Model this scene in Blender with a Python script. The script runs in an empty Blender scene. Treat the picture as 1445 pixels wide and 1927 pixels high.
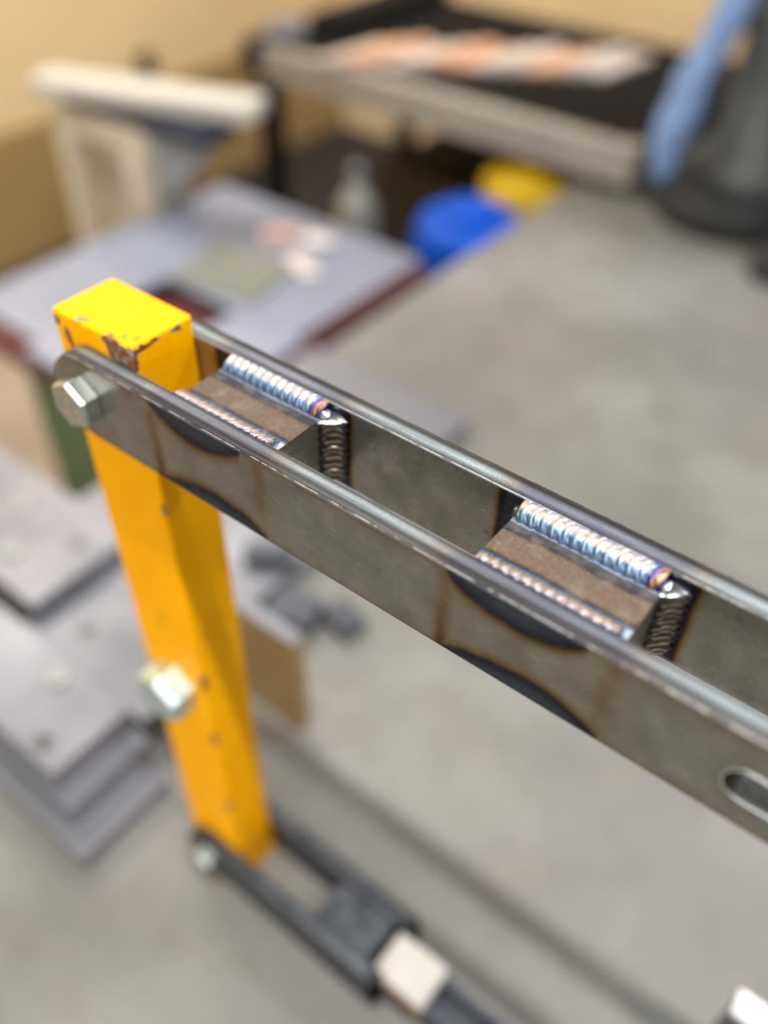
import bpy, bmesh, math, random
import numpy as np
from mathutils import Vector, Matrix

# ------------------------------------------------------------------ camera
C = bpy.context.scene.collection
M = 0.001                                   # every length below is in millimetres
cam_d = bpy.data.cameras.new('camera'); cam = bpy.data.objects.new('camera', cam_d); C.objects.link(cam)
R = ((0.78953352, 0.61351935, 0.01519317), (0.43218081, -0.53825269, -0.72353562), (-0.43572534, 0.57782182, -0.69011983))
m = Matrix(((R[0][0], -R[1][0], -R[2][0], .37274), (R[0][1], -R[1][1], -R[2][1], -.21035),
            (R[0][2], -R[1][2], -R[2][2], .24798), (0, 0, 0, 1)))
cam.matrix_world = m
cam_d.sensor_fit = 'HORIZONTAL'; cam_d.sensor_width = 36; cam_d.lens = 1666.06 / 1445 * 36
cam_d.clip_start = .01; cam_d.clip_end = 50
cam_d.dof.use_dof = True; cam_d.dof.focus_distance = .380; cam_d.dof.aperture_fstop = 2.7
cam_d.dof.aperture_blades = 0
bpy.context.scene.camera = cam

# ------------------------------------------------------------------ light
sc = bpy.context.scene
w = bpy.data.worlds.new('world'); sc.world = w; w.use_nodes = True
w.node_tree.nodes['Background'].inputs[0].default_value = (.86, .92, 1, 1)
w.node_tree.nodes['Background'].inputs[1].default_value = .12
def area(name, loc, size, power, col=(1, 1, 1), target=None):
    d = bpy.data.lights.new(name, 'AREA'); d.shape = 'RECTANGLE'; d.size, d.size_y = size[0] * M, size[1] * M
    d.energy = power; d.color = col
    o = bpy.data.objects.new(name, d); C.objects.link(o); o.location = Vector(loc) * M
    if target is not None:
        o.rotation_euler = (Vector(loc) - Vector(target)).to_track_quat('Z', 'Y').to_euler()
    return o
area('ceiling_tube', (750, -250, 1900), (1900, 60), 92, (1, .98, .95))
area('ceiling_tube', (-1500, 1900, 2300), (1500, 200), 20, (.95, .97, 1))
area('ceiling_tube', (1100, 2000, 2200), (1500, 200), 64, (.84, .92, 1))
area('ceiling_tube', (-1950, 1100, 1500), (200, 1500), 54, (1, .95, .86))
area('front_fill_light', (300, -3000, 60), (3000, 1000), 66, (1, .97, .92), (0, 0, -250))  # added soft fill from the front, lifts the post's near face
sc.view_settings.view_transform = 'Standard'; sc.view_settings.look = 'None'
sc.view_settings.gamma = 1; sc.view_settings.exposure = 0.0
sc.view_settings.use_curve_mapping = False

# ------------------------------------------------------------------ helpers
def thing(name, loc, label, cat, group=None):
    o = bpy.data.objects.new(name, None); C.objects.link(o); o.location = Vector(loc) * M
    o.empty_display_size = .02
    o['label'] = label; o['category'] = cat
    if group: o['group'] = group
    return o
def tag(o, label, cat, group=None):
    o['label'] = label; o['category'] = cat
    if group: o['group'] = group
    return o
def structure(o):
    o['kind'] = 'structure'; return o
def link(name, me, mats, parent=None, loc=None, rz=0, label=None, smooth=True):
    """mesh coordinates are world millimetres unless loc is given (then local to loc)"""
    o = bpy.data.objects.new(name, me); C.objects.link(o)
    for mm in (mats if isinstance(mats, (list, tuple)) else [mats]): me.materials.append(mm)
    if parent is not None:
        o.parent = parent
        base = Vector(parent.location)
        if parent.parent is not None: base = base + Vector(parent.parent.location)
        if loc is None: o.location = -base
        else: o.location = Vector(loc) * M - base
    elif loc is not None: o.location = Vector(loc) * M
    o.rotation_euler.z = rz
    if smooth: me.polygons.foreach_set('use_smooth', [True] * len(me.polygons))
    if label: o['label'] = label
    return o
def bm_mesh(bm, name='m'):
    me = bpy.data.meshes.new(name)
    bmesh.ops.recalc_face_normals(bm, faces=bm.faces)
    for v in bm.verts: v.co *= M
    bm.to_mesh(me); bm.free(); return me
def add_box(bm, x0, x1, y0, y1, z0, z1, bev=0, rz=0, seg=2):
    g = bmesh.ops.create_cube(bm, size=1)
    cx, cy, cz = (x0+x1)/2, (y0+y1)/2, (z0+z1)/2
    for v in g['verts']:
        v.co = Vector((v.co.x*(x1-x0), v.co.y*(y1-y0), v.co.z*(z1-z0)))
    if rz: bmesh.ops.rotate(bm, verts=g['verts'], matrix=Matrix.Rotation(rz, 3, 'Z'))
    bmesh.ops.translate(bm, verts=g['verts'], vec=(cx, cy, cz))
    if bev:
        es = list({e for v in g['verts'] for e in v.link_edges})
        bmesh.ops.bevel(bm, geom=es, offset=bev, segments=seg, profile=.5, affect='EDGES')
def box(x0, x1, y0, y1, z0, z1, bev=0, rz=0, seg=2):
    bm = bmesh.new(); add_box(bm, x0, x1, y0, y1, z0, z1, bev, rz, seg); return bm_mesh(bm)
def add_tube(bm, p0, p1, r0, r1=None, n=24, caps=True):
    r1 = r0 if r1 is None else r1
    p0, p1 = Vector(p0), Vector(p1); d = (p1-p0).normalized()
    a = d.orthogonal().normalized(); b = d.cross(a)
    A = [bm.verts.new(p0 + (a*math.cos(t)+b*math.sin(t))*r0) for t in [2*math.pi*i/n for i in range(n)]]
    B = [bm.verts.new(p1 + (a*math.cos(t)+b*math.sin(t))*r1) for t in [2*math.pi*i/n for i in range(n)]]
    for i in range(n): bm.faces.new((A[i], A[(i+1) % n], B[(i+1) % n], B[i]))
    if caps: bm.faces.new(A[::-1]); bm.faces.new(B)
def lathe(prof, n=40):
    """profile [(r, z)] around z"""
    bm = bmesh.new(); rings = []
    for r, z in prof:
        rings.append([bm.verts.new((r*math.cos(2*math.pi*i/n), r*math.sin(2*math.pi*i/n), z)) for i in range(n)])
    for a, b in zip(rings, rings[1:]):
        for i in range(n): bm.faces.new((a[i], a[(i+1) % n], b[(i+1) % n], b[i]))
    bm.faces.new(rings[0][::-1]); bm.faces.new(rings[-1])
    return bm_mesh(bm)
def sweep(pts, radii, n=20):
    bm = bmesh.new(); rings = []
    pts = [Vector(p) for p in pts]
    for i, p in enumerate(pts):
        d = (pts[min(i+1, len(pts)-1)] - pts[max(i-1, 0)]).normalized()
        a = d.cross(Vector((0, 1, .01))).normalized(); b = d.cross(a)
        r = radii[i]
        rings.append([bm.verts.new(p + (a*math.cos(2*math.pi*k/n)+b*math.sin(2*math.pi*k/n))*r) for k in range(n)])
    for a, b in zip(rings, rings[1:]):
        for i in range(n): bm.faces.new((a[i], a[(i+1) % n], b[(i+1) % n], b[i]))
    bm.faces.new(rings[0]); bm.faces.new(rings[-1])
    return bm_mesh(bm)
def grid_mesh(P, closed_v=False, attrs=None, cap0=False, cap1=False):
    """P: (nu, nv, 3) array of mm points"""
    nu, nv = P.shape[:2]
    me = bpy.data.meshes.new('m')
    idx = np.arange(nu*nv).reshape(nu, nv)
    if closed_v: nxt = np.roll(idx, -1, axis=1); a, b = idx, nxt
    else: a, b = idx[:, :-1], idx[:, 1:]
    F = np.stack([a[:-1], b[:-1], b[1:], a[1:]], -1).reshape(-1, 4)
    faces = F.tolist()
    if cap0: faces.append(idx[0][::-1].tolist())
    if cap1: faces.append(idx[-1].tolist())
    me.from_pydata((P.reshape(-1, 3)*M).tolist(), [], faces)
    for k, v in (attrs or {}).items():
        at = me.attributes.new(k, 'FLOAT', 'POINT'); at.data.foreach_set('value', np.ascontiguousarray(v, dtype=np.float32).ravel())
    me.update(); return me
def fix_normals(me):
    bm = bmesh.new(); bm.from_mesh(me); bmesh.ops.recalc_face_normals(bm, faces=bm.faces); bm.to_mesh(me); bm.free(); return me

# ------------------------------------------------------------------ materials
class NT:
    def __init__(s, name):
        s.mat = bpy.data.materials.new(name); s.mat.use_nodes = True
        s.t = s.mat.node_tree; s.b = s.t.nodes['Principled BSDF']
    def n(s, typ, **kw):
        nd = s.t.nodes.new(typ)
        for k, v in kw.items(): setattr(nd, k, v)
        return nd
    def put(s, sock, v):
        if hasattr(v, 'is_linked') or isinstance(v, bpy.types.NodeSocket): s.t.links.new(v, sock)
        else:
            if isinstance(v, tuple) and len(v) == 3 and sock.type == 'RGBA': v = (*v, 1)
            sock.default_value = v
    def coord(s, scale=(1, 1, 1), rot=(0, 0, 0)):
        tc = s.n('ShaderNodeTexCoord'); mp = s.n('ShaderNodeMapping')
        s.t.links.new(tc.outputs['Object'], mp.inputs[0])
        mp.inputs['Scale'].default_value = scale; mp.inputs['Rotation'].default_value = rot
        return mp.outputs[0]
    def noise(s, scale, detail=4, rough=.55, vec=None, out=0):
        nd = s.n('ShaderNodeTexNoise'); nd.inputs['Scale'].default_value = scale
        nd.inputs['Detail'].default_value = detail; nd.inputs['Roughness'].default_value = rough
        s.t.links.new(vec if vec is not None else s.coord(), nd.inputs['Vector'])
        return nd.outputs[out]
    def vor(s, scale, vec=None, feature='F1'):
        nd = s.n('ShaderNodeTexVoronoi'); nd.feature = feature; nd.inputs['Scale'].default_value = scale
        s.t.links.new(vec if vec is not None else s.coord(), nd.inputs['Vector'])
        return nd.outputs['Distance']
    def math(s, op, a, b=0.0, c=None):
        nd = s.n('ShaderNodeMath', operation=op); s.put(nd.inputs[0], a); s.put(nd.inputs[1], b)
        if c is not None: s.put(nd.inputs[2], c)
        return nd.outputs[0]
    def rng(s, v, a, b, c=0., d=1.):
        nd = s.n('ShaderNodeMapRange'); nd.clamp = True
        s.put(nd.inputs[0], v)
        for i, x in enumerate((a, b, c, d)): s.put(nd.inputs[i+1], x)
        return nd.outputs[0]
    def mix(s, f, a, b, blend='MIX'):
        nd = s.n('ShaderNodeMix', data_type='RGBA', blend_type=blend)
        s.put(nd.inputs[0], f); s.put(nd.inputs[6], a); s.put(nd.inputs[7], b); return nd.outputs[2]
    def ramp(s, f, stops, interp='LINEAR'):
        nd = s.n('ShaderNodeValToRGB'); s.put(nd.inputs[0], f); cr = nd.color_ramp; cr.interpolation = interp
        cr.elements.remove(cr.elements[1]); cr.elements[0].position = stops[0][0]; cr.elements[0].color = (*stops[0][1], 1)
        for p, c in stops[1:]: e = cr.elements.new(p); e.color = (*c, 1)
        return nd.outputs[0]
    def attr(s, name):
        nd = s.n('ShaderNodeAttribute'); nd.attribute_name = name; return nd.outputs['Fac']
    def bump(s, h, strength=.3, dist=.001):
        nd = s.n('ShaderNodeBump'); nd.inputs['Strength'].default_value = strength
        nd.inputs['Distance'].default_value = dist; s.t.links.new(h, nd.inputs['Height'])
        s.t.links.new(nd.outputs[0], s.b.inputs['Normal'])
    def set(s, **kw):
        names = dict(col='Base Color', metal='Metallic', rough='Roughness', spec='Specular IOR Level', coat='Coat Weight', aniso='Anisotropic')
        for k, v in kw.items(): s.put(s.b.inputs[names[k]], v)
        return s.mat

def simple(name, col, metal=0., rough=.5, var=.25, scale=30, bump=.15, dist=.001, col2=None):
    k = NT(name); n = k.noise(scale, 5)
    c2 = col2 or tuple(x*(1-var) for x in col)
    k.bump(n, bump, dist)
    return k.set(col=k.mix(k.rng(n, .35, .65), col, c2), metal=metal, rough=k.rng(n, .3, .7, max(rough-.07, .05), rough+.08), spec=.5 if metal > .3 else .18)

HEAT = [(0, (.275, .262, .235)), (.22, (.265, .23, .175)), (.38, (.21, .14, .06)), (.47, (.10, .05, .02)),
        (.54, (.014, .014, .022)), (.72, (.034, .044, .064)), (.88, (.13, .15, .18)), (1, (.42, .46, .52))]
def steel_mat(name, pits=.0, scr=.5, rough=.34, gain=1.):
    k = NT(name)
    h = k.attr('stain')
    n1 = k.noise(60, 5); n2 = k.noise(420, 4, .7); n3 = k.noise(1500, 2)
    hh = k.math('ADD', h, k.math('MULTIPLY', k.math('SUBTRACT', k.noise(900, 4, .7), .5), k.math('MULTIPLY', k.math('MINIMUM', h, .5), .22)))
    base = k.ramp(hh, HEAT)
    base = k.mix(k.rng(n1, .35, .65), base, k.mix(.72, base, (.64, .64, .62), 'MULTIPLY'))
    base = k.mix(k.math('MULTIPLY', k.rng(n2, .45, .7), .35), base, (.42, .38, .33), 'OVERLAY')
    # long straight grinding scratches and short bright nicks
    s1 = k.noise(1, 3, .6, vec=k.coord((90, 60, 2600), (0, .35, 0)))
    s2 = k.noise(1, 2, .5, vec=k.coord((70, 70, 4200), (0, .62, .1)))
    gate = k.rng(k.noise(75, 3), .47, .60)
    sc_ = k.math('MULTIPLY', k.rng(h, .35, .6, 1, .25), k.math('MULTIPLY', k.math('MAXIMUM', k.rng(s1, .635, .68), k.rng(s2, .65, .69)), k.math('MULTIPLY', gate, scr)))
    base = k.mix(sc_, base, (.78, .76, .68))
    if pits:
        pv = k.math('MULTIPLY', k.rng(k.noise(260, 5, .75), .60, .66), pits)
        base = k.mix(pv, base, (.10, .07, .04))
    base = k.mix(1., base, (gain, gain, gain), 'MULTIPLY')
    rg = k.rng(n2, .3, .7, rough-.05, rough+.12)
    k.bump(k.math('ADD', k.math('MULTIPLY', n3, .5), k.math('ADD', n2, k.math('MULTIPLY', sc_, -1.5))), .09, .0004)
    return k.set(col=base, metal=.82, rough=rg)
steel_outer = steel_mat('bright_rolled_steel', 0, .42, .33)
steel_inner = steel_mat('pitted_rolled_steel', .7, .45, .20, 1.3)

def edge_steel():
    """cut edges of the bars: darker, grained across"""
    k = NT('cut_bar_edge'); h = k.attr('stain')
    n = k.noise(1500, 3, .7); g = k.noise(1, 4, .6, vec=k.coord((25, 900, 900)))
    base = k.ramp(h, [(0, (.14, .15, .153)), (.35, (.125, .11, .10)), (.55, (.07, .075, .095)), (.8, (.19, .21, .26)), (1, (.42, .42, .50))])
    wv = k.attr('across')
    wn = k.math('ADD', wv, k.math('MULTIPLY', k.math('SUBTRACT', k.noise(1, 3, .6, vec=k.coord((60, 900, 900))), .5), .10))
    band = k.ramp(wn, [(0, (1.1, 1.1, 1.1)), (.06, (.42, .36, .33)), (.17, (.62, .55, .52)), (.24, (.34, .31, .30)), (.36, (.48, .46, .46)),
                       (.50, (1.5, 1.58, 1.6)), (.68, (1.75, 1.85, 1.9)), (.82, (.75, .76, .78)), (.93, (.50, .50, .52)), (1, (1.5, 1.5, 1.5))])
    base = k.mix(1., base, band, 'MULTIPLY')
    base = k.mix(k.rng(g, .35, .65), k.mix(1., base, (.72, .72, .74), 'MULTIPLY'), k.mix(1., base, (1.35, 1.35, 1.35), 'MULTIPLY'))
    base = k.mix(k.math('MULTIPLY', k.rng(n, .50, .66), .5), base, k.mix(1., base, (2.2, 2.2, 2.2), 'MULTIPLY'))
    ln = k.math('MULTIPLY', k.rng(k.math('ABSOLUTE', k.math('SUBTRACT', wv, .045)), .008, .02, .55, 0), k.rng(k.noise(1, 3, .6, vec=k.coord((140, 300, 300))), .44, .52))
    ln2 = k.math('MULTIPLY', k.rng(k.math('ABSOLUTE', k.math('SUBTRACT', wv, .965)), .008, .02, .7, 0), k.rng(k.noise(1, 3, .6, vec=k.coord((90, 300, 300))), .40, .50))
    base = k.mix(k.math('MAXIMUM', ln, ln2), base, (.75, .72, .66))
    k.bump(k.math('ADD', n, g), .25, .0004)
    return k.set(col=base, metal=.85, rough=k.rng(n, .3, .7, .48, .68))
steel_edge = edge_steel()

def block_mat():
    k = NT('mill_scale_block_top'); h = k.attr('stain')
    n = k.noise(900, 4, .8); n2 = k.noise(120, 4)
    hh = k.math('ADD', h, k.math('MULTIPLY', k.math('SUBTRACT', k.noise(700, 4, .7), .5), .16))
    base = k.ramp(hh, [(0, (.098, .066, .044)), (.25, (.085, .054, .032)), (.38, (.10, .055, .025)), (.48, (.018, .017, .022)),
                       (.70, (.020, .024, .034)), (.82, (.10, .13, .18)), (.92, (.30, .38, .48)), (1, (.6, .64, .68))])
    sp = k.math('MULTIPLY', k.rng(n, .52, .72), k.rng(h, .25, .45, .8, .25))
    base = k.mix(sp, base, (.27, .21, .165))
    base = k.mix(k.math('MULTIPLY', k.rng(n2, .5, .7), .25), base, (.25, .21, .18))
    k.bump(n, .35, .0005)
    return k.set(col=base, metal=k.rng(h, .76, .92, 0, .85), rough=k.rng(h, .4, .95, .6, .28), spec=.2)
block_top = block_mat()
def brushed():
    k = NT('brushed_sawn_steel'); g = k.noise(1, 4, .6, vec=k.coord((300, 60, 1900), (.55, 0, 0)))
    k.bump(g, .2, .0004)
    return k.set(col=k.mix(k.rng(g, .35, .65), (.16, .155, .135), (.30, .29, .25)), metal=.85, rough=.38)
block_side = brushed()

def weld_mat(name, dark=False, front=False):
    k = NT(name); u = k.attr('u'); p = k.attr('p'); e = k.attr('e')
    nz = k.noise(260, 3)
    if dark:  # shade of the upright corners is put into these darker colours
        base = k.ramp(p, [(0, (.085, .08, .08)), (.3, (.10, .092, .085)), (.62, (.20, .16, .12)), (.76, (1., .82, .62)), (.86, (.26, .23, .21)), (1, (.085, .08, .08))])
        base = k.mix(k.rng(k.math('ABSOLUTE', k.math('SUBTRACT', u, .5)), .26, .40), base, (.075, .08, .085))
        base = k.mix(k.rng(e, 0, 6, .0, 1.), (.35, .36, .38), base)
        return k.set(col=base, metal=1., rough=.32)
    un = k.math('ADD', u, k.math('MULTIPLY', k.math('SUBTRACT', nz, .5), .35))
    across = k.ramp(un, [(0, (.45, .62, .80)), (.22, (.72, .92, 1.)), (.42, (.34, .60, .95)), (.55, (.88, .88, .86)),
                         (.72, (1., .72, .46)), (.88, (.92, .84, .82)), (1, (.55, .48, .68))])
    crease = k.math('MULTIPLY', k.rng(p, .55, .98), k.rng(u, .15, .8, .85, .35))
    base = k.mix(crease, across, k.mix(k.rng(u, .3, .8), (.06, .22, .62), (.72, .42, .22)))
    # the crater at the far end runs gold, copper, purple, blue
    endc = k.ramp(k.math('ADD', k.rng(e, 0, 11), k.math('MULTIPLY', k.math('SUBTRACT', u, .5), .25)),
                  [(0, (.25, .22, .40)), (.16, (.07, .06, .20)), (.32, (.95, .50, .18)), (.45, (.55, .25, .22)),
                   (.6, (.12, .12, .42)), (.8, (.30, .50, .85)), (1, (.6, .8, .95))])
    base = k.mix(k.rng(e, 6.5, 11, 1., 0.), base, endc)
    return k.set(col=k.mix(1., base, (.38, .39, .42) if not front else (.62, .64, .68), 'MULTIPLY'), metal=1., rough=.42 if not front else .40)  # front bead brightened in colour to make up for missing light
weld_bright = weld_mat('rainbow_weld_bead'); weld_front = weld_mat('lit_weld_bead', front=True); weld_shaded = weld_mat('shaded_weld_bead', True)
zinc_pale = simple('pale_zinc', (.72, .86, .84), .9, .36, .2, 120, .08)
boss_m = simple('worn_boss_steel', (.36, .37, .35), .4, .5, .2, 40)
silver = simple('molten_silver_metal', (.86, .86, .86), 1., .3, .15, 500, .12, .0004)
haz = simple('heat_blackened_weld_toe', (.05, .053, .058), .85, .32, .5, 700, .2, .0004, (.12, .13, .14))

def paint():
    k = NT('chipped_yellow_paint'); ch = k.attr('chip'); n = k.noise(240, 5, .7); n2 = k.noise(28, 4)
    cn = k.math('ADD', ch, k.math('MULTIPLY', k.math('SUBTRACT', k.noise(380, 4, .7), .5), .55))
    mask = k.rng(cn, .48, .54)
    yel = k.mix(k.rng(n2, .4, .75), (.96, .43, .0004), (.88, .375, .0003))
    spk = k.math('MULTIPLY', k.rng(k.noise(330, 3, .6), .64, .70), .7)
    yel = k.mix(spk, yel, (.52, .16, .002))
    sm = k.rng(k.noise(22, 3, .6), .62, .74)
    yel = k.mix(k.math('MULTIPLY', sm, .4), yel, (.38, .20, .001))
    bare = k.ramp(n, [(.3, (.05, .04, .035)), (.45, (.33, .12, .035)), (.55, (.20, .15, .11)), (.66, (.62, .58, .55))])
    k.bump(k.math('ADD', k.math('MULTIPLY', mask, -1.2), k.math('MULTIPLY', n, .25)), .35, .0005)
    return k.set(col=k.mix(mask, yel, bare), metal=k.math('MULTIPLY', mask, .6), rough=k.rng(mask, 0, 1, .45, .5), spec=.04)
paint_m = paint()
zinc = simple('zinc_plated_steel', (.60, .65, .62), .95, .27, .25, 120, .08)
def concrete():
    k = NT('dusty_concrete'); a = k.noise(3.2, 5, .6); b = k.noise(17, 5, .6); c = k.noise(160, 3)
    col = k.ramp(a, [(.32, (.132, .127, .111)), (.5, (.175, .169, .153)), (.66, (.230, .223, .206))])
    col = k.mix(k.rng(b, .45, .75, 0, .45), col, (.112, .099, .091))
    dots = k.rng(k.vor(14), .05, .09, 1, 0)
    col = k.mix(k.math('MULTIPLY', dots, k.rng(k.noise(5, 2), .5, .55, 0, .6)), col, (.09, .083, .075))
    col = k.mix(k.math('MULTIPLY', k.rng(k.noise(9, 4), .6, .7), .5), col, (.20, .172, .155))
    k.bump(c, .2, .002)
    return k.set(col=col, rough=k.rng(a, .3, .7, .42, .6))
concrete_m = concrete()
low_floor = simple('sealed_beige_floor', (.42, .33, .25), 0, .5, .2, 4, .1, .002)
wall_m = simple('tan_painted_wall', (.84, .62, .36), 0, .6, .12, 2.2, .08, .002)
plate_m = simple('dull_machined_plate', (.20, .20, .225), .4, .45, .3, 9, .1, .0005, (.16, .16, .18))
plate_edge = simple('dark_plate_edge', (.10, .10, .095), .6, .45, .3, 40)
sheet_m = simple('pale_blue_steel_sheet', (.265, .29, .38), .4, .45, .35, 6, .08, .001, (.20, .22, .29))
red_m = simple('oxide_red_paint', (.12, .035, .03), 0, .5, .3, 20)
green_m = simple('dull_green_paint', (.10, .16, .07), 0, .5, .2, 12)
cream_m = simple('cream_paint', (.62, .55, .42), 0, .45, .12, 12)
white_m = simple('off_white_board', (.52, .49, .42), 0, .5, .08, 9)
navy_m = simple('navy_plastic', (.03, .035, .06), 0, .4, .3, 9)
black_m = simple('matt_black_steel', (.007, .006, .006), 0, .8, .4, 16)
beam_m = simple('grey_beige_beam', (.36, .33, .28), .1, .45, .2, 9)
dark_steel = simple('blued_dark_steel', (.045, .05, .06), .75, .40, .35, 60, .1, .0006, (.075, .082, .095))
copper_m = simple('copper_toned_steel', (.90, .58, .42), .5, .33, .25, 20)
bright_m = simple('ground_bright_steel', (.85, .80, .78), .5, .3, .25, 20)
blue_m = simple('bright_blue_plastic', (.001, .075, .50), 0, .45, .2, 9)
yellow_m = simple('deep_yellow_plastic', (.62, .40, .012), 0, .4, .15, 9)
machine_m = simple('cast_grey_enamel', (.09, .09, .083), .2, .4, .35, 9, .1, .001, (.14, .15, .155))
rubber_shade_m = simple('black_rubber_and_shade', (.035, .034, .033), 0, .6, .3, 20)  # rubber parts, also the sheet that paints under-bench shade
steelblue_m = simple('powder_blue_paint', (.24, .37, .64), .1, .35, .25, 7)
white_block_m = simple('chalk_white_block', (.43, .41, .37), 0, .5, .1, 30)
rust_m = simple('rusty_edge', (.24, .13, .07), .3, .6, .4, 60)

# ------------------------------------------------------------------ the setting
F = -570.0; LOW = -1370.0
structure(link('floor', box(-460, 2600, -2600, 3200, F-140, F, 3), concrete_m, smooth=False))
structure(link('trim_1', box(-462, -440, -2600, 3200, LOW, F-140), concrete_m, smooth=False))
structure(link('floor_lower', box(-2500, -462, -2600, 3200, LOW-60, LOW), low_floor, smooth=False))
structure(link('wall_left', box(-2600, -2500, -2600, 3300, LOW-60, 2500), wall_m, smooth=False))
structure(link('wall_left_lower', box(-2500, -2488, -2600, 3200, LOW, -905, 3), simple('darker_lower_wall', (.40, .26, .11), 0, .6, .15, 2.2, .08, .002), smooth=False))  # lower part of the left wall, darker than above
structure(link('wall_back', box(-2500, 2600, 3200, 3300, LOW-60, 2500), wall_m, smooth=False))

# ------------------------------------------------------------------ yellow post
PX0, PX1, PY0, PY1, PTOP, PBOT = 0.0, 60.9, 0.2, 40.1, 11.6, F
def rr(x0, x1, y0, y1, r, step):
    """rounded rectangle outline, evenly sampled"""
    pts = []
    def ln(a, b):
        n = max(2, int(math.dist(a, b)/step))
        for i in range(n): t = i/n; pts.append((a[0]+(b[0]-a[0])*t, a[1]+(b[1]-a[1])*t))
    def arc(cx, cy, a0):
        for i in range(5): a = a0 + math.pi/2*i/5; pts.append((cx+r*math.cos(a), cy+r*math.sin(a)))
    ln((x0+r, y0), (x1-r, y0)); arc(x1-r, y0+r, -math.pi/2)
    ln((x1, y0+r), (x1, y1-r)); arc(x1-r, y1-r, 0)
    ln((x1-r, y1), (x0+r, y1)); arc(x0+r, y1-r, math.pi/2)
    ln((x0, y1-r), (x0, y0+r)); arc(x0+r, y0+r, math.pi)
    return np.array(pts)
def chip_field(X, Y, Z):
    def blob(cx, cy, cz, rx, ry, rz_):
        return np.clip(1.15 - np.sqrt(((X-cx)/rx)**2 + ((Y-cy)/ry)**2 + ((Z-cz)/rz_)**2)*.66, 0, 1.2)
    c = np.zeros_like(X)
    T = PTOP
    for b in ((52, 0, T-7, 11, 4, 7), (46, 0, T-2, 7, 2.5, 4), (59, 0, T-8, 4, 4, 9), (3, 0, T-6, 3, 3, 3), (10, 0, T-12, 3, 3, 5),
              (12, 0, T-18, 1.8, 3, 6), (61.5, 6, T-3, 1.2, 7, 1.6), (61.5, 15, T-2.2, 1, 5, 1.), (61.5, 29, T-2.5, 1.6, 4, 1.8),
              (50, 6, T, .9, 2.6, 1), (44, 3, T, 2.5, 1.2, 1), (56, 9, T, .8, 3., 1), (20, 2, T, 2.2, 2.5, 1), (24, 4, T, 2, 1.4, 1),
              (61, 2, -260, 3, 3, 10), (60, 0, -95, 2, 2, 6), (61, 0, -330, 3, 3, 12), (61, 0, -430, 3, 3, 9)):
        c = np.maximum(c, blob(*b))
    # thin bare line along the cap's edges
    ed = np.minimum(np.abs(Y-PY0), np.abs(X-PX1))
    c = np.maximum(c, np.clip(.64 - ed*.30 - np.abs(Z-T)*.22, 0, 1))
    return c
def post_mesh():
    zs = list(np.linspace(PBOT, -110, 95)) + list(np.arange(-108, PTOP-1.2, 1.0))
    rings = [np.c_[rr(PX0, PX1, PY0, PY1, 2.2, 1.0), np.full(len(rr(PX0, PX1, PY0, PY1, 2.2, 1.0)), z)] for z in zs]
    base = rr(PX0, PX1, PY0, PY1, 2.2, 1.0); c = np.array([(PX0+PX1)/2, (PY0+PY1)/2])
    hx, hy = (PX1-PX0)/2, (PY1-PY0)/2
    for ins, z in ((.15, PTOP-.6), (.5, PTOP-.15), (1., PTOP), (2., PTOP+.1), *[(i, PTOP+.12+.03*i) for i in range(3, 19)]):
        s = np.array([(hx-ins)/hx, (hy-ins)/hy]); rings.append(np.c_[c+(base-c)*s, np.full(len(base), z)])
    P = np.array(rings)
    P[..., 0] += .35*np.sin(P[..., 2]/37)*(P[..., 2] > -500)*(P[..., 0] > 55)     # slightly battered corner
    return fix_normals(grid_mesh(P, True, {'chip': chip_field(P[..., 0], P[..., 1], P[..., 2])}, True, True))
post = thing('post', (30, 20, F), 'upright square yellow painted steel post with chipped paint, standing on the concrete', 'post')
link('post_body', post_mesh(), paint_m, post)

# ------------------------------------------------------------------ welded arm
T = 11.7; GAP = 40.3; HB = 24.3; XC = 31.0; ZC = -24.3
B1 = (86.7, 151.3); B2 = (256.4, 322.7); ZB = -5.3
def heat_outer(X, Z, dz):
    """stains on the outside face, behind each spacer block"""
    H = np.zeros_like(X)
    rs = np.random.RandomState(4)
    wob = .5*np.sin(X*.17+1)+.25*np.sin(X*.41+Z*.3)
    for (a, b), Dt, Db in ((B1, 12.5, 10.5), (B2, 13.0, 11.5)):
        top_u = np.clip((X-(a-3))/(b-8-(a-3)), 0, 1); bot_u = np.clip((X-(a-4))/(b+4-(a-4)), 0, 1)
        Dtop = Dt*np.sin(np.pi*top_u)**.55 - 2.0*(top_u <= 0) - 2.0*(top_u >= 1)
        Dbot = (Db*np.sin(np.pi*bot_u**1.25)**.6) - 3.0*(bot_u <= 0) - 3.0*(bot_u >= 1)
        dt = -Z; db = Z + 2*HB
        for D, d_ in ((Dtop, dt), (Dbot, db)):
            e = D - d_ + wob*.5
            hv = np.where(e > 0, np.clip(.50 + e*.045, 0, .74), np.clip(.49 + e*.048, 0, 1))
            H = np.maximum(H, hv)
        vert = np.clip(-Z/(2*HB), 0, 1)
        H = np.maximum(H, (.33+.17*vert**2)*np.exp(-((X-(a-3))/6.5)**2))
        H = np.maximum(H, (.53*vert**3)*np.exp(-((X-(a-2))/6.5)**2))
        H = np.maximum(H, .37*np.exp(-((X-(b+2))/8.)**2)*(1-.35*vert))
        inside = (X > a) & (X < b); H = np.maximum(H, .12*inside)
    return np.clip(H, 0, 1)
def heat_inner(X, Z):
    H = np.zeros_like(X)
    for a, b in (B1, B2):
        d = np.where(X < a, a-X, np.where(X > b, X-b, 0)) + .15*np.sin(Z*.3)
        H = np.maximum(H, np.clip(.50 + (11.3-d)*.05, 0, .70)*(d < 11.3) + np.clip(.50-(d-11.3)*.11, 0, 1)*(d >= 11.3))
    return np.clip(H, 0, 1)
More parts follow.
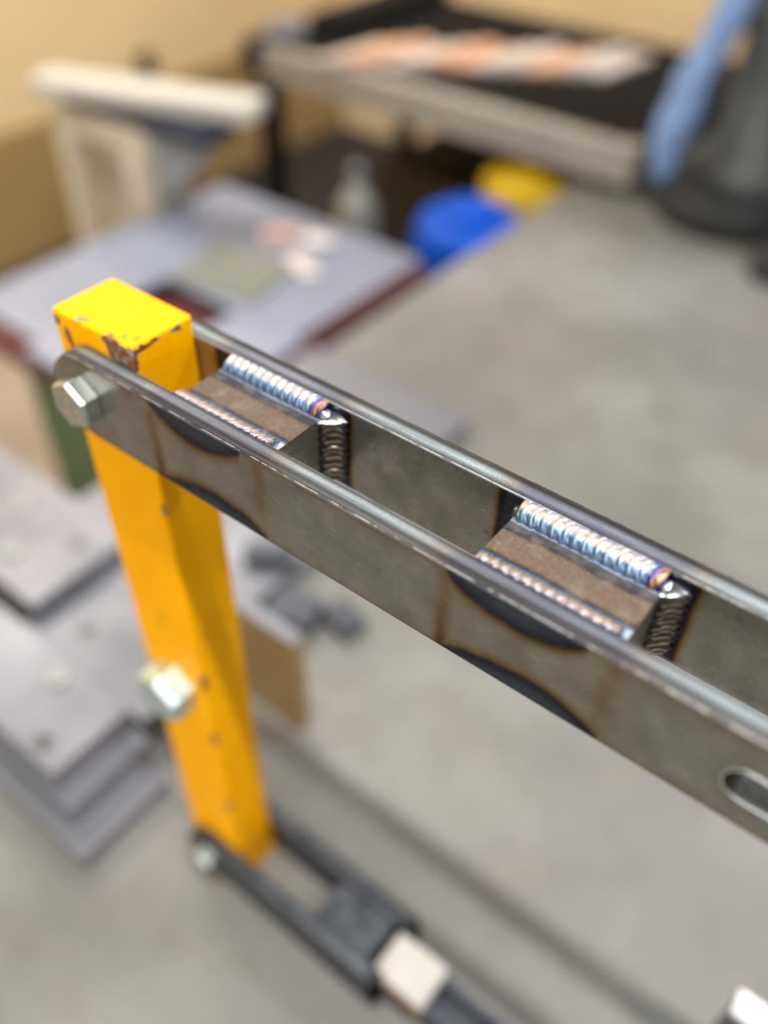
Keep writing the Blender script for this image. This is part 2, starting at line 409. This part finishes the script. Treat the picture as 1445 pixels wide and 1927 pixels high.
def heat_edge(X):
    H = np.zeros_like(X)
    for a, b in (B1, B2):
        d = np.where(X < a, a-X, np.where(X > b, X-b, 0)); H = np.maximum(H, .50*np.exp(-(d/13)**2))
    return H
def bar_mesh(y0, outer_low, xmax=600., zc=ZC, slot=True, dense=True, heated=True, xc=XC, hb=HB):
    th = np.linspace(.03, math.pi/2, 26)[:-1]
    xs = [(xc-hb*math.cos(t), hb*math.sin(t)) for t in th]
    st = .9 if dense else 6
    xs += [(x, hb) for x in np.arange(xc, min(400, xmax), st)] + [(x, hb) for x in np.linspace(min(400, xmax)+st, xmax, 12)]
    r = 1.1
    nz = 46 if dense else 6
    sec = []                               # (side, s, yoff, zoff) built as unit descriptors
    for i in range(nz+1): sec.append(('lo', -1+2*i/nz))
    for i in range(1, 5): sec.append(('c1', i/5))
    for i in range(0, 8): sec.append(('top', i/7))
    for i in range(1, 5): sec.append(('c2', i/5))
    for i in range(nz+1): sec.append(('hi', 1-2*i/nz))
    for i in range(1, 5): sec.append(('c3', i/5))
    for i in range(0, 8): sec.append(('bot', i/7))
    for i in range(1, 5): sec.append(('c4', i/5))
    P = np.zeros((len(xs), len(sec), 3))
    for i, (x, hh) in enumerate(xs):
        rr_ = min(r, hh*.8); top = hh-rr_
        for j, (kd, s) in enumerate(sec):
            if kd == 'lo': y, z = 0, s*top
            elif kd == 'hi': y, z = T, s*top
            elif kd == 'top': y, z = r+(T-2*r)*s, hh + .75*math.sin(math.pi*s)**.8*min(1, hh/12)
            elif kd == 'bot': y, z = T-r-(T-2*r)*s, -hh
            elif kd == 'c1': a = math.pi-s*math.pi/2; y, z = r+r*math.cos(a), top+rr_*math.sin(a)
            elif kd == 'c2': a = math.pi/2-s*math.pi/2; y, z = T-r+r*math.cos(a), top+rr_*math.sin(a)
            elif kd == 'c3': a = -s*math.pi/2; y, z = T-r+r*math.cos(a), -top+rr_*math.sin(a)
            else: a = -math.pi/2-s*math.pi/2; y, z = r+r*math.cos(a), -top+rr_*math.sin(a)
            P[i, j] = (x, y0+y, zc+z)
    X, Y, Z = P[..., 0], P[..., 1], P[..., 2]
    kinds = np.array([0 if k in ('lo',) else 1 if k == 'hi' else 2 for k, _ in sec])
    if heated:
        Ho = heat_outer(X, Z, 0); Hi = heat_inner(X, Z); He = heat_edge(X)
        f_lo, f_hi = (Ho, Hi) if outer_low else (Hi, Ho)
        H = np.where(kinds[None, :] == 0, f_lo, np.where(kinds[None, :] == 1, f_hi, He))
    else: H = np.zeros_like(X)
    ac = (Y-y0)/T if outer_low else 1-(Y-y0)/T
    me = grid_mesh(P, True, {'stain': H, 'across': ac}, True, True)
    # material slots: 0 outside, 1 inside, 2 edges
    n = len(sec); nu = len(xs)
    fm = np.zeros((nu-1, n), dtype=np.int32)
    for j in range(n):
        k0, k1 = kinds[j], kinds[(j+1) % n]
        fm[:, j] = 2 if (k0 == 2 or k1 == 2) else ((0 if outer_low else 1) if k0 == 0 else (1 if outer_low else 0))
    arr = np.r_[fm.ravel(), [2, 2]].astype(np.int32)
    me.polygons.foreach_set('material_index', arr)
    return fix_normals(me)
slot_dark = simple('dark_slot_wall', (.07, .062, .05), .5, .5, .4, 300)
arm = thing('welded_arm', (XC, 20, ZC), 'welded steel arm of two flat bars with spacer blocks, bolted to the yellow post top', 'arm')
def cut_slot(o, x0, x1, z, r, y0, y1):
    bm = bmesh.new(); n = 20; ring = []
    for k in range(n+1): a = math.pi/2+math.pi*k/n; ring.append((x0+r+r*math.cos(a), z+r*math.sin(a)))
    for k in range(n+1): a = -math.pi/2+math.pi*k/n; ring.append((x1-r+r*math.cos(a), z+r*math.sin(a)))
    A = [bm.verts.new((x, y0, zz)) for x, zz in ring]; B = [bm.verts.new((x, y1, zz)) for x, zz in ring]
    bm.faces.new(A); bm.faces.new(B[::-1])
    for i in range(len(A)): bm.faces.new((A[i], B[i], B[(i+1) % len(A)], A[(i+1) % len(A)]))
    me = bm_mesh(bm); c = bpy.data.objects.new('cutter', me); C.objects.link(c)
    for q in (steel_outer, steel_inner, steel_edge, slot_dark): me.materials.append(q)
    me.polygons.foreach_set('material_index', [3]*len(me.polygons))
    bm = bmesh.new(); bm.from_mesh(o.data)
    md = o.modifiers.new('slot', 'BOOLEAN'); md.object = c; md.operation = 'DIFFERENCE'; md.solver = 'EXACT'
    o.location = (0, 0, 0); par = o.parent; o.parent = None
    bpy.context.view_layer.update()
    dg = bpy.context.evaluated_depsgraph_get()
    new = bpy.data.meshes.new_from_object(o.evaluated_get(dg), depsgraph=dg)
    o.modifiers.clear(); o.data = new; o.parent = par; o.location = -Vector(par.location)
    bpy.data.objects.remove(c)
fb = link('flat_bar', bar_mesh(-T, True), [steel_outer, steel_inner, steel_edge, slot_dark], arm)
cut_slot(fb, 371.0, 440.0, -25.8, 8.6, -T-3, 3)
def slot_rim(x0, x1, z, r, y, tr):
    pts = [(x0+r+r*math.cos(math.pi/2+math.pi*k/24), y, z+r*math.sin(math.pi/2+math.pi*k/24)) for k in range(25)]
    pts += [(x1-r+r*math.cos(-math.pi/2+math.pi*k/24), y, z+r*math.sin(-math.pi/2+math.pi*k/24)) for k in range(25)]
    bm = bmesh.new(); rings = []
    for i, p in enumerate(pts):
        p = Vector(p); d = (Vector(pts[(i+1) % 50])-Vector(pts[i-1])).normalized(); a = Vector((0, 1, 0)); b = d.cross(a)
        rings.append([bm.verts.new(p+(a*math.cos(t)*.5+b*math.sin(t))*tr) for t in [2*math.pi*q/10 for q in range(10)]])
    for i in range(50):
        a, b = rings[i], rings[(i+1) % 50]
        for q in range(10): bm.faces.new((a[q], a[(q+1) % 10], b[(q+1) % 10], b[q]))
    return bm_mesh(bm)
link('slot_rim', slot_rim(371, 440, -25.8, 8.6, -T+.05, .55), zinc, arm, label='bright rounded rim of the slot')
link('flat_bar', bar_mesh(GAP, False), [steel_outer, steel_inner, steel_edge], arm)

def block_mesh(a, b, z0=-45.0, front_w=8.0, n_x=110):
    xs = np.linspace(a, b, n_x); ys = np.linspace(0.05, GAP-.05, 70)
    X, Y = np.meshgrid(xs, ys, indexing='ij')
    wob = .3*np.sin(X*.14)+.12*np.sin(X*.9+Y)
    # heat by distance from the welds
    dB = (GAP-9.0) - Y + wob            # to the toe of the back bead
    dF = Y - front_w - wob
    hB = np.where(dB < 6.2, .64-dB*.022, np.clip(.46-(dB-6.2)*.20, 0, 1))
    hF = np.where(dF < 3.4, .90-dF*.115, np.clip(.46-(dF-3.4)*.20, 0, 1))
    H = np.clip(np.maximum(hB, hF), 0, .97)
    H = np.where(dB < .8, .86, H)
    P = np.stack([X, Y, np.full_like(X, ZB)], -1)
    me = grid_mesh(P, False, {'stain': H})
    bm = bmesh.new(); bm.from_mesh(me)
    g = bmesh.ops.create_cube(bm, size=1)
    for v in g['verts']: v.co = Vector(((a+b)/2+(v.co.x*(b-a)), GAP/2+v.co.y*(GAP-.1), (z0+ZB-.06)/2+v.co.z*(ZB-.06-z0)))*M
    gf = {f for v in g['verts'] for f in v.link_faces}
    for f in gf: f.material_index = 1
    bm.to_mesh(me); bm.free(); return fix_normals(me)
for a, b in (B1, B2):
    link('spacer_block', block_mesh(a, b), [block_top, block_side], arm, smooth=False)

def weld_mesh(c0, axis, e1, e2, L, l1, l2, pitch, amp=.34, curv=1.0, bulge=.9, seed=1, taper=2.5, flip=1, end_from='max', step=.16, nv=26):
    """fillet bead: c0 corner start, e1/e2 point along the two faces away from the corner"""
    rs = np.random.RandomState(seed)
    c0, axis, e1, e2 = map(lambda q: np.array(q, float), (c0, axis, e1, e2))
    s = np.arange(0, L+step, step); t = np.linspace(0, 1, nv)
    S, Tt = np.meshgrid(s, t, indexing='ij')
    u = 2*Tt-1
    # irregular ripple pitch
    ks = [0.]; 
    while ks[-1] < L+20: ks.append(ks[-1]+pitch*(1+.16*rs.randn()*.6))
    ks = np.array(ks)
    arg = S + 8 - flip*curv*pitch*(1-u**2) + .12*np.sin(S*2.1+u*3)
    i = np.clip(np.searchsorted(ks, arg)-1, 0, len(ks)-2)
    p = (arg-ks[i])/(ks[i+1]-ks[i])
    h = amp*(1-np.abs(2*p-1)**2.2) * (1-.6*u**4)
    h += .05*np.sin(p*2*np.pi*3)*(1-u**2)
    en = np.minimum(S, L-S); tp = np.sqrt(np.clip(en/taper, 0.02, 1)*(2-np.clip(en/taper, 0.02, 1)))
    jit = 1+.05*np.sin(S*1.3+seed)+.05*(1-np.abs(2*p-1)**2)
    A = e1*1.0; 
    n = (e1+e2)/np.linalg.norm(e1+e2)
    q1 = (l1*(1-Tt)*jit*tp)[..., None]*e1; q2 = (l2*Tt*jit*tp)[..., None]*e2
    P = c0+S[..., None]*axis + q1 + q2 + ((bulge*4*Tt*(1-Tt)+h)*tp)[..., None]*n
    e = (L-S) if end_from == 'max' else S*0+40
    return grid_mesh(P, False, {'u': Tt, 'p': p, 'e': e})
ex, ey, ez = (1, 0, 0), (0, 1, 0), (0, 0, 1)
neg = lambda v: tuple(-x for x in v)
def welds_for(a, b, pitch, seed, front_pitch):
    L = b-a
    # long fillet against the back bar
    w1 = link('weld_bead', weld_mesh((a-1, GAP+.05, ZB-.05), ex, neg(ey), ez, L+1.5, 8.4, 5.2, pitch, .11, .9, 1.2, seed, flip=-1), weld_bright, arm,
              label='bright blue and gold rippled weld along the back bar')
    # long fillet against the front bar
    w2 = link('weld_bead', weld_mesh((a+.5, -.05, ZB-.05), ex, ey, ez, L-2, 8.6, 5.0, front_pitch, .11, 1.0, 1.3, seed+7, end_from='none'), weld_front, arm,
              label='pale silvery rippled weld along the front bar, its colour brightened as if lit')
    # upright fillets at the ends of the block
    for x, sgn, yb, ys in ((b, ex, GAP, neg(ey)), (a, neg(ex), GAP, neg(ey)), (b, ex, 0, ey), (a, neg(ex), 0, ey)):
        lw = 9.4 if (yb and x == b) else 4.2
        link('weld_bead', weld_mesh((x-.05*sgn[0], yb+(.05 if yb else -.05), -44), ez, ys, sgn, 39.2, lw, lw, 3.7, .05, 1.25, 1.0, seed+3+int(yb), end_from='max'),
             weld_shaded, arm, label='rippled upright weld, coloured dark as if shaded, at the end of a spacer block')
    # heat-blackened strip beside the upright bead
    def blob(cx, cy, cz, s, seed2):
        bm = bmesh.new(); bmesh.ops.create_icosphere(bm, subdivisions=4, radius=1)
        rs = random.Random(seed2); ph = [rs.uniform(0, 6) for _ in range(6)]
        for v in bm.verts:
            c = v.co.copy(); k = 1+.05*math.sin(4*c.x+ph[0])+.05*math.sin(5*c.y+ph[1])
            v.co = Vector((cx+c.x*s[0]*k, cy+c.y*s[1]*k, cz+c.z*s[2]*k))
        return bm_mesh(bm)
    link('weld_crater', blob(b+.6, GAP-4.2, ZB+.3, (3.0, 3.4, 2.4), seed), silver, arm, label='silver blob of cooled weld metal at the corner')
welds_for(*B1, 2.25, 11, 2.1)
welds_for(*B2, 3.35, 21, 2.6)

# ------------------------------------------------------------------ bolts (axis along y, head towards -y)
def hex_head(cx, cz, yb, af, hgt, rot):
    """bevelled hexagon head with chamfered face and raised grade marks"""
    bm = bmesh.new(); R_ = af/2/math.cos(math.pi/6); rings = []
    for y, f in ((0, 1.), (-hgt*.80, 1.), (-hgt, .93)):
        rings.append([bm.verts.new((cx+R_*f*math.cos(rot+k*math.pi/3), yb+y, cz+R_*f*math.sin(rot+k*math.pi/3))) for k in range(6)])
    for a, b in zip(rings, rings[1:]):
        for i in range(6): bm.faces.new((a[i], a[(i+1) % 6], b[(i+1) % 6], b[i]))
    bm.faces.new(rings[0]); bm.faces.new(rings[-1][::-1])
    bmesh.ops.bevel(bm, geom=list(bm.edges), offset=.55, segments=3, profile=.5, affect='EDGES')
    return bm_mesh(bm)
def cyl_y(cx, cz, y0, y1, r, n=32):
    bm = bmesh.new(); add_tube(bm, (cx, y0, cz), (cx, y1, cz), r, n=n)
    return bm_mesh(bm)
def bolt(x, z, yb, af, hgt, rot, label, y_end, marks=True, mat=None, washer=None, group=None):
    mat = mat or zinc
    t = thing('hex_bolt', (x, yb, z), label, 'bolt')
    yh = yb
    if washer:
        bm = bmesh.new(); add_tube(bm, (x, yb-.05, z), (x, yb-washer, z), af*.62, n=40); link('washer', bm_mesh(bm), mat, t, smooth=False); yh = yb-washer
    hd = link('bolt_head', hex_head(x, z, yh-.05, af, hgt, rot), mat, t, smooth=False)
    link('shank', cyl_y(x, z, yh-.1, y_end, af*.3), mat, t, smooth=False)
    if marks:
        mk = bmesh.new()
        for k in range(5):
            zz = 5-k*2.2
            add_box(mk, x+1+.3*k, x+6-.2*k, yh-hgt-.45, yh-hgt, z+zz-1.3, z+zz-.4, .15)
        for k in range(3):
            a = math.radians(100+120*k)
            add_box(mk, x-4+2*math.cos(a)-1.6, x-4+2*math.cos(a)+1.6, yh-hgt-.4, yh-hgt, z+3*math.sin(a)-.5, z+3*math.sin(a)+.5, .15)
        link('grade_mark', bm_mesh(mk), mat, t, smooth=False, label='raised lettering stamped on the bolt head')
    return t
bolt(31.5, -22.5, -T, 24, 11, math.radians(25), 'zinc plated hex bolt clamping the upper arm to the top of the yellow post', 62)
bolt(31.5, -281, PY0, 38, 20, math.radians(25), 'large zinc hex bolt halfway down the yellow post', 39, marks=False, mat=zinc_pale)

# ------------------------------------------------------------------ lower linkage
la = thing('lower_arm', (XC, 20, -532), 'dark steel arm of two short flat bars bolted to the foot of the yellow post', 'arm')
for y0 in (-T, GAP):
    link('flat_bar', bar_mesh(y0, y0 < 0, xmax=217, zc=-532., dense=False, heated=False), dark_steel, la)
link('spacer_block', box(148, 206, .05, GAP-.05, -552, -513, 1), dark_steel, la, smooth=False)
bolt(31.5, -530, -T, 24, 12, math.radians(30), 'small blurred zinc hex bolt at the foot of the yellow post', 62, marks=False)
lr = thing('connecting_rod', (320, 20, F), 'dark flat steel connecting bar lying on the concrete beyond the lower arm', 'bar')
link('rail', box(222, 640, 4, 12, F, -532, 1), dark_steel, lr, smooth=False)
link('rail', box(222, 640, 30, 38, F, -532, 1), dark_steel, lr, smooth=False)
link('web', box(222, 640, 12, 30, F, -555, 0), dark_steel, lr, smooth=False)
wb = thing('white_block', (236, 19, -532), 'square white block with a rusty edge at the end of the lower arm', 'block')
link('block_body', box(213, 262, -1, 38, -531.8, -514, 3), white_block_m, wb)
link('rusty_rim', box(214, 263, -2.5, -.8, -531.8, -523, .5), rust_m, wb)

# ------------------------------------------------------------------ machined plates stacked on the slab
def plate(name, x0, x1, y0, y1, z0, z1, label, holes=(), bosses=(), rz=0, group='machined steel plates piled beside the post'):
    t = thing(name, ((x0+x1)/2, (y0+y1)/2, z0), label, 'plate', group)
    bm = bmesh.new(); add_box(bm, x0, x1, y0, y1, z0, z1, 1.6)
    bm.faces.ensure_lookup_table()
    o = link('plate_body', bm_mesh(bm), plate_m, t, smooth=False)
    for hx, hy, r in holes:
        bm = bmesh.new(); n = 28
        a = [bm.verts.new((hx+r*1.25*math.cos(2*math.pi*k/n), hy+r*1.25*math.sin(2*math.pi*k/n), z1+.25)) for k in range(n)]
        b = [bm.verts.new((hx+r*math.cos(2*math.pi*k/n), hy+r*math.sin(2*math.pi*k/n), z1+.35)) for k in range(n)]
        c = [bm.verts.new((hx+r*.96*math.cos(2*math.pi*k/n), hy+r*.96*math.sin(2*math.pi*k/n), z1+.02)) for k in range(n)]
        for q, w_ in ((a, b), (b, c)):
            for i in range(n): bm.faces.new((q[i], q[(i+1) % n], w_[(i+1) % n], w_[i]))
        bm.faces.new(c)
        link('bored_hole', bm_mesh(bm), plate_edge, t, smooth=False)
    for bx, by, r, h in bosses:
        me = lathe([(r, 0), (r, h*.8), (r*.9, h), (r*.5, h), (r*.45, h*.4), (.1, h*.4)], 32)
        link('boss', me, boss_m, t, loc=(bx, by, z1), smooth=False)
    return t
plate('steel_plate', -455, -152, 215, 690, F, -545, 'large pale steel plate lying flat on the slab behind the yellow post')
plate('steel_plate', -420, -62, -84, 20, F, -546, 'bottom plate of the pile left of the post, its corner nearest the camera')
plate('steel_plate', -410, -93, -66, 31, -545.5, -518, 'middle plate of the pile left of the post')
plate('steel_plate', -430, -116, -59, 34, -517.5, -490, 'top plate of the pile left of the post, with round boss and hole',
      holes=((-150, -42, 7), ), bosses=((-198, 11, 10, 5),))
plate('steel_plate', -320, -118, 42, 208, F, -528, 'low plate with one dark hole, between the pile and the yellow post', holes=((-256, 85, 7),))
plate('steel_plate', -600, -312, 58, 200, -548, -505, 'thick plate with bright bosses at the left edge of the pile', bosses=((-400, 95, 13, 5), (-455, 150, 11, 4)), holes=((-350, 150, 8),))
plate('steel_plate', -452, -330, 60, 208, F, -549, 'plate lying under the thick plate at the left of the pile')
st = thing('steel_block', (-50, 168, F), 'upright steel block with a painted brown reflection and a bright top, standing behind the yellow post', 'block')
link('block_body', box(-112, -4, 152, 167, F, -424, 1.5), simple('steel_with_yellow_reflection', (.40, .26, .105), .4, .35, .25, 12), st, smooth=False)  # brown tint is the post's yellow reflection put into the colour
link('bright_top', box(-112, -4, 152, 167, -424, -420, 1), plate_m, st, smooth=False, label='bright top end')  # top cap in a brighter steel than the body
for (x, y, sx, sy, h, rz, lab) in ((-112, 262, 60, 46, 26, .3, 'dark steel offcut beside the upright block'), (-62, 292, 44, 34, 18, -.2, 'small dark offcut furthest right of the upright block'),
                                (-160, 300, 60, 30, 20, .6, 'flat dark offcut lying at the corner of the pale plate')):
    o = link('steel_offcut', box(-sx/2, sx/2, -sy/2, sy/2, 0, h, 2), dark_steel, loc=(x, y, F), rz=rz, smooth=False)
    if y == 300: o.location = Vector((-185, 300, -545))*M
    tag(o, lab, 'offcut')
cb = thing('steel_plate', (480, 110, F), 'small bright topped steel plate on edge at the lower right corner', 'plate')
link('plate_body', box(445, 520, 103, 122, F, -424, 1.5), machine_m, cb, smooth=False)
link('bright_top', box(444.5, 520.5, 102.5, 122.5, -424, -418, 1), bright_m, cb, smooth=False)  # brighter cap on a dark body

# ------------------------------------------------------------------ green cart and sheet
cart = thing('green_cart', (-760, 730, LOW), 'green metal cart with dark red top rails carrying the pale steel sheet', 'cart')
for x, y in ((-1010, 620), (-510, 426), (-1010, 1020), (-510, 1020)):
    link('leg', box(x-22, x+22, y-22, y+22, LOW, -600, 3), green_m, cart, smooth=False)
link('front_panel', box(-830, -500, 396, 404, -1150, -600, 2), green_m, cart, smooth=False)
link('side_panel', box(-500, -492, 404, 1040, -1150, -600, 2), green_m, cart, smooth=False)
for (x0, x1, y0, y1) in ((-1035, -485, 396, 436), (-1035, -485, 1005, 1045), (-1035, -995, 436, 1005), (-525, -485, 436, 1005)):
    link('rail', box(x0, x1, y0, y1, -600, -566, 2), red_m, cart, smooth=False)
link('deck', box(-995, -525, 436, 1005, -600, -590), red_m, cart, smooth=False)
def sheet():
    bm = bmesh.new()
    for b in ((-1030, -505, 700, 1050), (-1030, -820, 430, 700), (-640, -490, 400, 700), (-820, -640, 400, 470)):
        add_box(bm, b[0], b[1], b[2], b[3], -566, -556, 0)
    return bm_mesh(bm)
sh = link('steel_sheet', sheet(), sheet_m, smooth=False)
tag(sh, 'pale bluish steel sheet with a square opening lying on the green cart', 'sheet')
sp = link('steel_sheet', box(-90, 90, -75, 75, 0, 6, 1), simple('greenish_grey_steel', (.22, .23, .20), .4, .4, .2, 9), loc=(-735, 790, -556), rz=.2, smooth=False)
tag(sp, 'small greenish grey plate on the pale sheet', 'plate')
for (x, y, sx, sy, h, rz, mt, lab) in ((-760, 940, 70, 26, 18, .9, copper_m, 'copper coloured offcut on the far corner of the pale sheet'),
                                       (-690, 975, 60, 30, 14, .2, bright_m, 'bright offcut beside the copper coloured one'),
                                       (-650, 880, 90, 36, 12, -.4, bright_m, 'long bright offcut on the pale sheet near its right edge')):
    o = link('steel_offcut', box(-sx/2, sx/2, -sy/2, sy/2, 0, h, 2), mt, loc=(x, y, -556), rz=rz, smooth=False); tag(o, lab, 'offcut')

# ------------------------------------------------------------------ cream stand with white board
stn = thing('work_stand', (-1150, 905, LOW), 'cream painted stand beside the tan wall, carrying a white board', 'stand')
for x, y in ((-1290, 880), (-1080, 880), (-1290, 960), (-1080, 960)):
    link('leg', box(x-24, x+24, y-20, y+20, LOW, -455.2, 3), cream_m, stn, smooth=False)
link('crossbar', box(-1325, -1050, 870, 970, -455, -405, 0), cream_m, stn, smooth=False)
link('crossbar', box(-1266, -1104, 872, 900, -740, -700, 3), cream_m, stn, smooth=False)
bm = bmesh.new(); A = [(-1056, 905, -565), (-1056, 905, -405), (-900, 905, -405)]
f1 = [bm.verts.new(p) for p in A]; f2 = [bm.verts.new((p[0], 935, p[2])) for p in A]
bm.faces.new(f1); bm.faces.new(f2[::-1])
for i in range(3): bm.faces.new((f1[i], f2[i], f2[(i+1) % 3], f1[(i+1) % 3]))
link('gusset', bm_mesh(bm), simple('grey_blue_bracket', (.35, .37, .38), .2, .4), stn, smooth=False)
nv = link('tool_tray', box(-1310, -890, 880, 975, -404, -372, 6), navy_m, smooth=False); tag(nv, 'dark navy tray lying on the cream stand under the white board', 'tray')
wbd = link('white_board', box(-235, 235, -42, 42, -371.8, -335, 8), white_m, loc=(-1075, 925, 0), rz=.35); tag(wbd, 'thick white board lying on top of the dark tray on the cream stand', 'board')

# wall hook on tan wall
hk = thing('wall_hook', (-2500, 2058, -840), 'small dark hook on the tan wall above the white board', 'hook')
link('hook_plate', box(-2500, -2488, 2020, 2095, -880, -800, 3), black_m, hk, smooth=False)
link('hook_arm', box(-2488, -2440, 2048, 2066, -860, -840, 3), black_m, hk, smooth=False)

# ------------------------------------------------------------------ workbench
bench = thing('workbench', (-880, 1900, LOW), 'long black steel workbench with a grey beige front beam, standing beyond the slab edge', 'workbench')
BX0, BX1, BY0, BY1, BZ = -1435, -335, 1560, 2266, -460
link('front_beam', box(BX0, BX1, BY0, BY0+60, BZ-84, BZ-4, 4), beam_m, bench, smooth=False)
link('back_beam', box(BX0, BX1, BY1-50, BY1, BZ-84, BZ-4, 4), black_m, bench, smooth=False)
link('side_beam', box(BX0-20, BX0+40, BY0-10, BY1, BZ-80, BZ+6, 4), black_m, bench, smooth=False)
link('side_beam', box(BX1-40, BX1, BY0+60, BY1-50, BZ-80, BZ-4, 4), black_m, bench, smooth=False)
sl = box(-20, 20, -318, 318, 0, 14, 2)
nslat = 21
for i in range(nslat):
    o = link('slat', sl if i else sl, black_m, bench, loc=(BX0+68+i*(BX1-BX0-128)/(nslat-1), (BY0+BY1)/2+5, BZ-14), smooth=False) if i == 0 else None
    if i == 0: s0 = o
    else:
        o = s0.copy(); C.objects.link(o); o.parent = bench
        o.location = s0.location + Vector((i*(BX1-BX0-128)/(nslat-1), 0, 0))*M
for x in (BX0+28, -420):
    for y in (BY0+40, BY1-40):
        link('leg', box(x-26, x+26, y-26, y+26, LOW, BZ-84, 2), black_m, bench, smooth=False)
link('back_shade_panel', box(-1290, -340, BY1-30, BY1-10, LOW+40, BZ-84, 2), black_m, bench, smooth=False)  # black sheet added to stand for the shade under the bench
link('shade_shelf', box(BX0+60, -760, BY0+70, BY1-40, -1000, -975, 2), simple('brown_shade_shelf', (.045, .036, .025), 0, .6), bench, smooth=False)  # dark shelf added to keep the space below the bench dark
shade_sheet = link('under_bench_shade', box(-2487, -470, 1120, 3190, LOW-55, LOW+1.5), rubber_shade_m, smooth=False); shade_sheet['kind'] = 'structure'; shade_sheet.name = 'floor_shade'  # dark sheet painting the shade on the floor below the bench
# row of cut strips on the bench
N = 13
for i in range(N):
    t_ = i/(N-1); x = -1150+t_*560; y = 1650+t_*350
    mt = (bright_m, copper_m, copper_m, bright_m)[i % 4]
    o = link('steel_strip', box(-21, 21, -105, 105, 0, 14+7*(i % 3), 2), mt, loc=(x, y, BZ), rz=-.12, smooth=False)
    pos = ['leftmost', 'second from left', 'third from left', 'fourth from left', 'fifth from left', 'sixth from left', 'middle', 'sixth from right',
           'fifth from right', 'fourth from right', 'third from right', 'second from right', 'rightmost'][i]
    tag(o, ('copper toned' if mt is copper_m else 'bright silvery') + ' steel strip, ' + pos + ' in the row on the black workbench', 'strip', 'steel strips in a row on the workbench')
rd = link('steel_disc', lathe([(52, 0), (56, 4), (56, 28), (50, 34), (20, 34), (18, 28), (.5, 28)]), plate_m, loc=(-1370, 1640, BZ+7), smooth=False)
tag(rd, 'grey round steel disc on the left corner of the black workbench', 'disc')
dk = link('steel_angle', box(-60, 60, -250, 250, 0, 40, 4), black_m, loc=(-1330, 1990, BZ), smooth=False); tag(dk, 'long black steel section along the left side of the workbench top', 'bar')

# under the bench
bk = thing('blue_bucket', (-585, 1330, LOW), 'bright blue plastic drum standing just beyond the slab edge', 'drum')
link('drum_body', lathe([(112, 0), (118, 10), (122, 500), (126, 670), (122, 730), (105, 762), (60, 770), (.5, 772)], 48), blue_m, bk, loc=(-585, 1345, LOW))
link('drum_lid', lathe([(60, 768), (62, 784), (56, 790), (.5, 791)], 32), blue_m, bk, loc=(-585, 1345, LOW))
yk = thing('yellow_drum', (-600, 1640, LOW), 'deep yellow plastic drum behind the blue drum, partly under the workbench', 'drum')
link('drum_body', lathe([(112, 0), (118, 10), (120, 480), (122, 690), (118, 745), (100, 765), (.5, 770)], 48), yellow_m, yk, loc=(-600, 1640, LOW))
link('drum_lid', lathe([(55, 762), (57, 780), (50, 786), (.5, 787)], 32), yellow_m, yk, loc=(-600, 1640, LOW))
gd = thing('gas_bottle', (-960, 1420, LOW), 'grey rounded gas bottle in the dark under the workbench front', 'bottle')
link('bottle_body', lathe([(48, 0), (52, 8), (52, 610), (46, 660), (26, 695), (14, 705), (14, 722), (.5, 722)]), simple('grey_green_enamel', (.36, .36, .33), .3, .4), gd, loc=(-960, 1420, LOW))
link('valve', lathe([(14, 720), (20, 728), (20, 748), (10, 756), (.5, 756)]), plate_m, gd, loc=(-960, 1420, LOW))
cr = thing('shade_crate', (-900, 1900, -975), 'dark brown crate added to darken the space under the workbench', 'crate')  # crate added as dark filling for the shaded space
link('crate_body', box(-1120, -800, 1700, 2000, -974.8, -760, 6), simple('brown_shade_box', (.05, .04, .025), 0, .6), cr, smooth=False)
link('crate_lid', box(-1126, -794, 1694, 2006, -760, -740, 4), simple('brown_shade_lid', (.07, .05, .03), 0, .6), cr, smooth=False)

# ------------------------------------------------------------------ machine at the right
mc = thing('machine', (-150, 1640, F), 'dark grey workshop machine on a round black base, with a bent blue arm', 'machine')
link('base', lathe([(150, 0), (158, 8), (160, 48), (150, 64), (118, 74), (.5, 76)], 48), rubber_shade_m, mc, loc=(-140, 1645, F))
link('column', lathe([(112, 74), (104, 110), (84, 150), (80, 330), (96, 380), (120, 420), (128, 560), (118, 700), (.5, 705)], 40), machine_m, mc, loc=(-125, 1665, F))
link('housing', box(-170, 120, 1600, 1850, -380, 120, 30, seg=4), machine_m, mc)
link('side_cover', box(-60, 180, 1520, 1600, -330, -60, 26, seg=4), simple('grey_cover', (.30, .31, .32), .3, .35), mc)
link('arm', sweep([(-268, 1560, -505), (-268, 1560, -470), (-272, 1560, -430), (-262, 1560, -385), (-252, 1560, -350), (-250, 1560, -300), (-236, 1565, -270), (-222, 1570, -220), (-208, 1575, -160), (-205, 1580, -60)],
     [26, 27, 34, 40, 38, 34, 30, 32, 34, 34]), steelblue_m, mc)
link('arm_bracket', box(-215, -120, 1570, 1640, -190, -150, 6), machine_m, mc)
link('arm_bracket', box(-262, -150, 1545, 1600, -520, -490, 6), rubber_shade_m, mc)
bb = thing('rubber_buffer', (32, 1448, F), 'black rubber block on the concrete at the right edge', 'block')
link('foot_pad', lathe([(52, 0), (56, 8), (50, 40), (40, 52), (.5, 54)]), rubber_shade_m, bb, loc=(38, 1448, F))
link('stud', lathe([(12, 52), (12, 70), (.5, 72)]), dark_steel, bb, loc=(38, 1448, F))
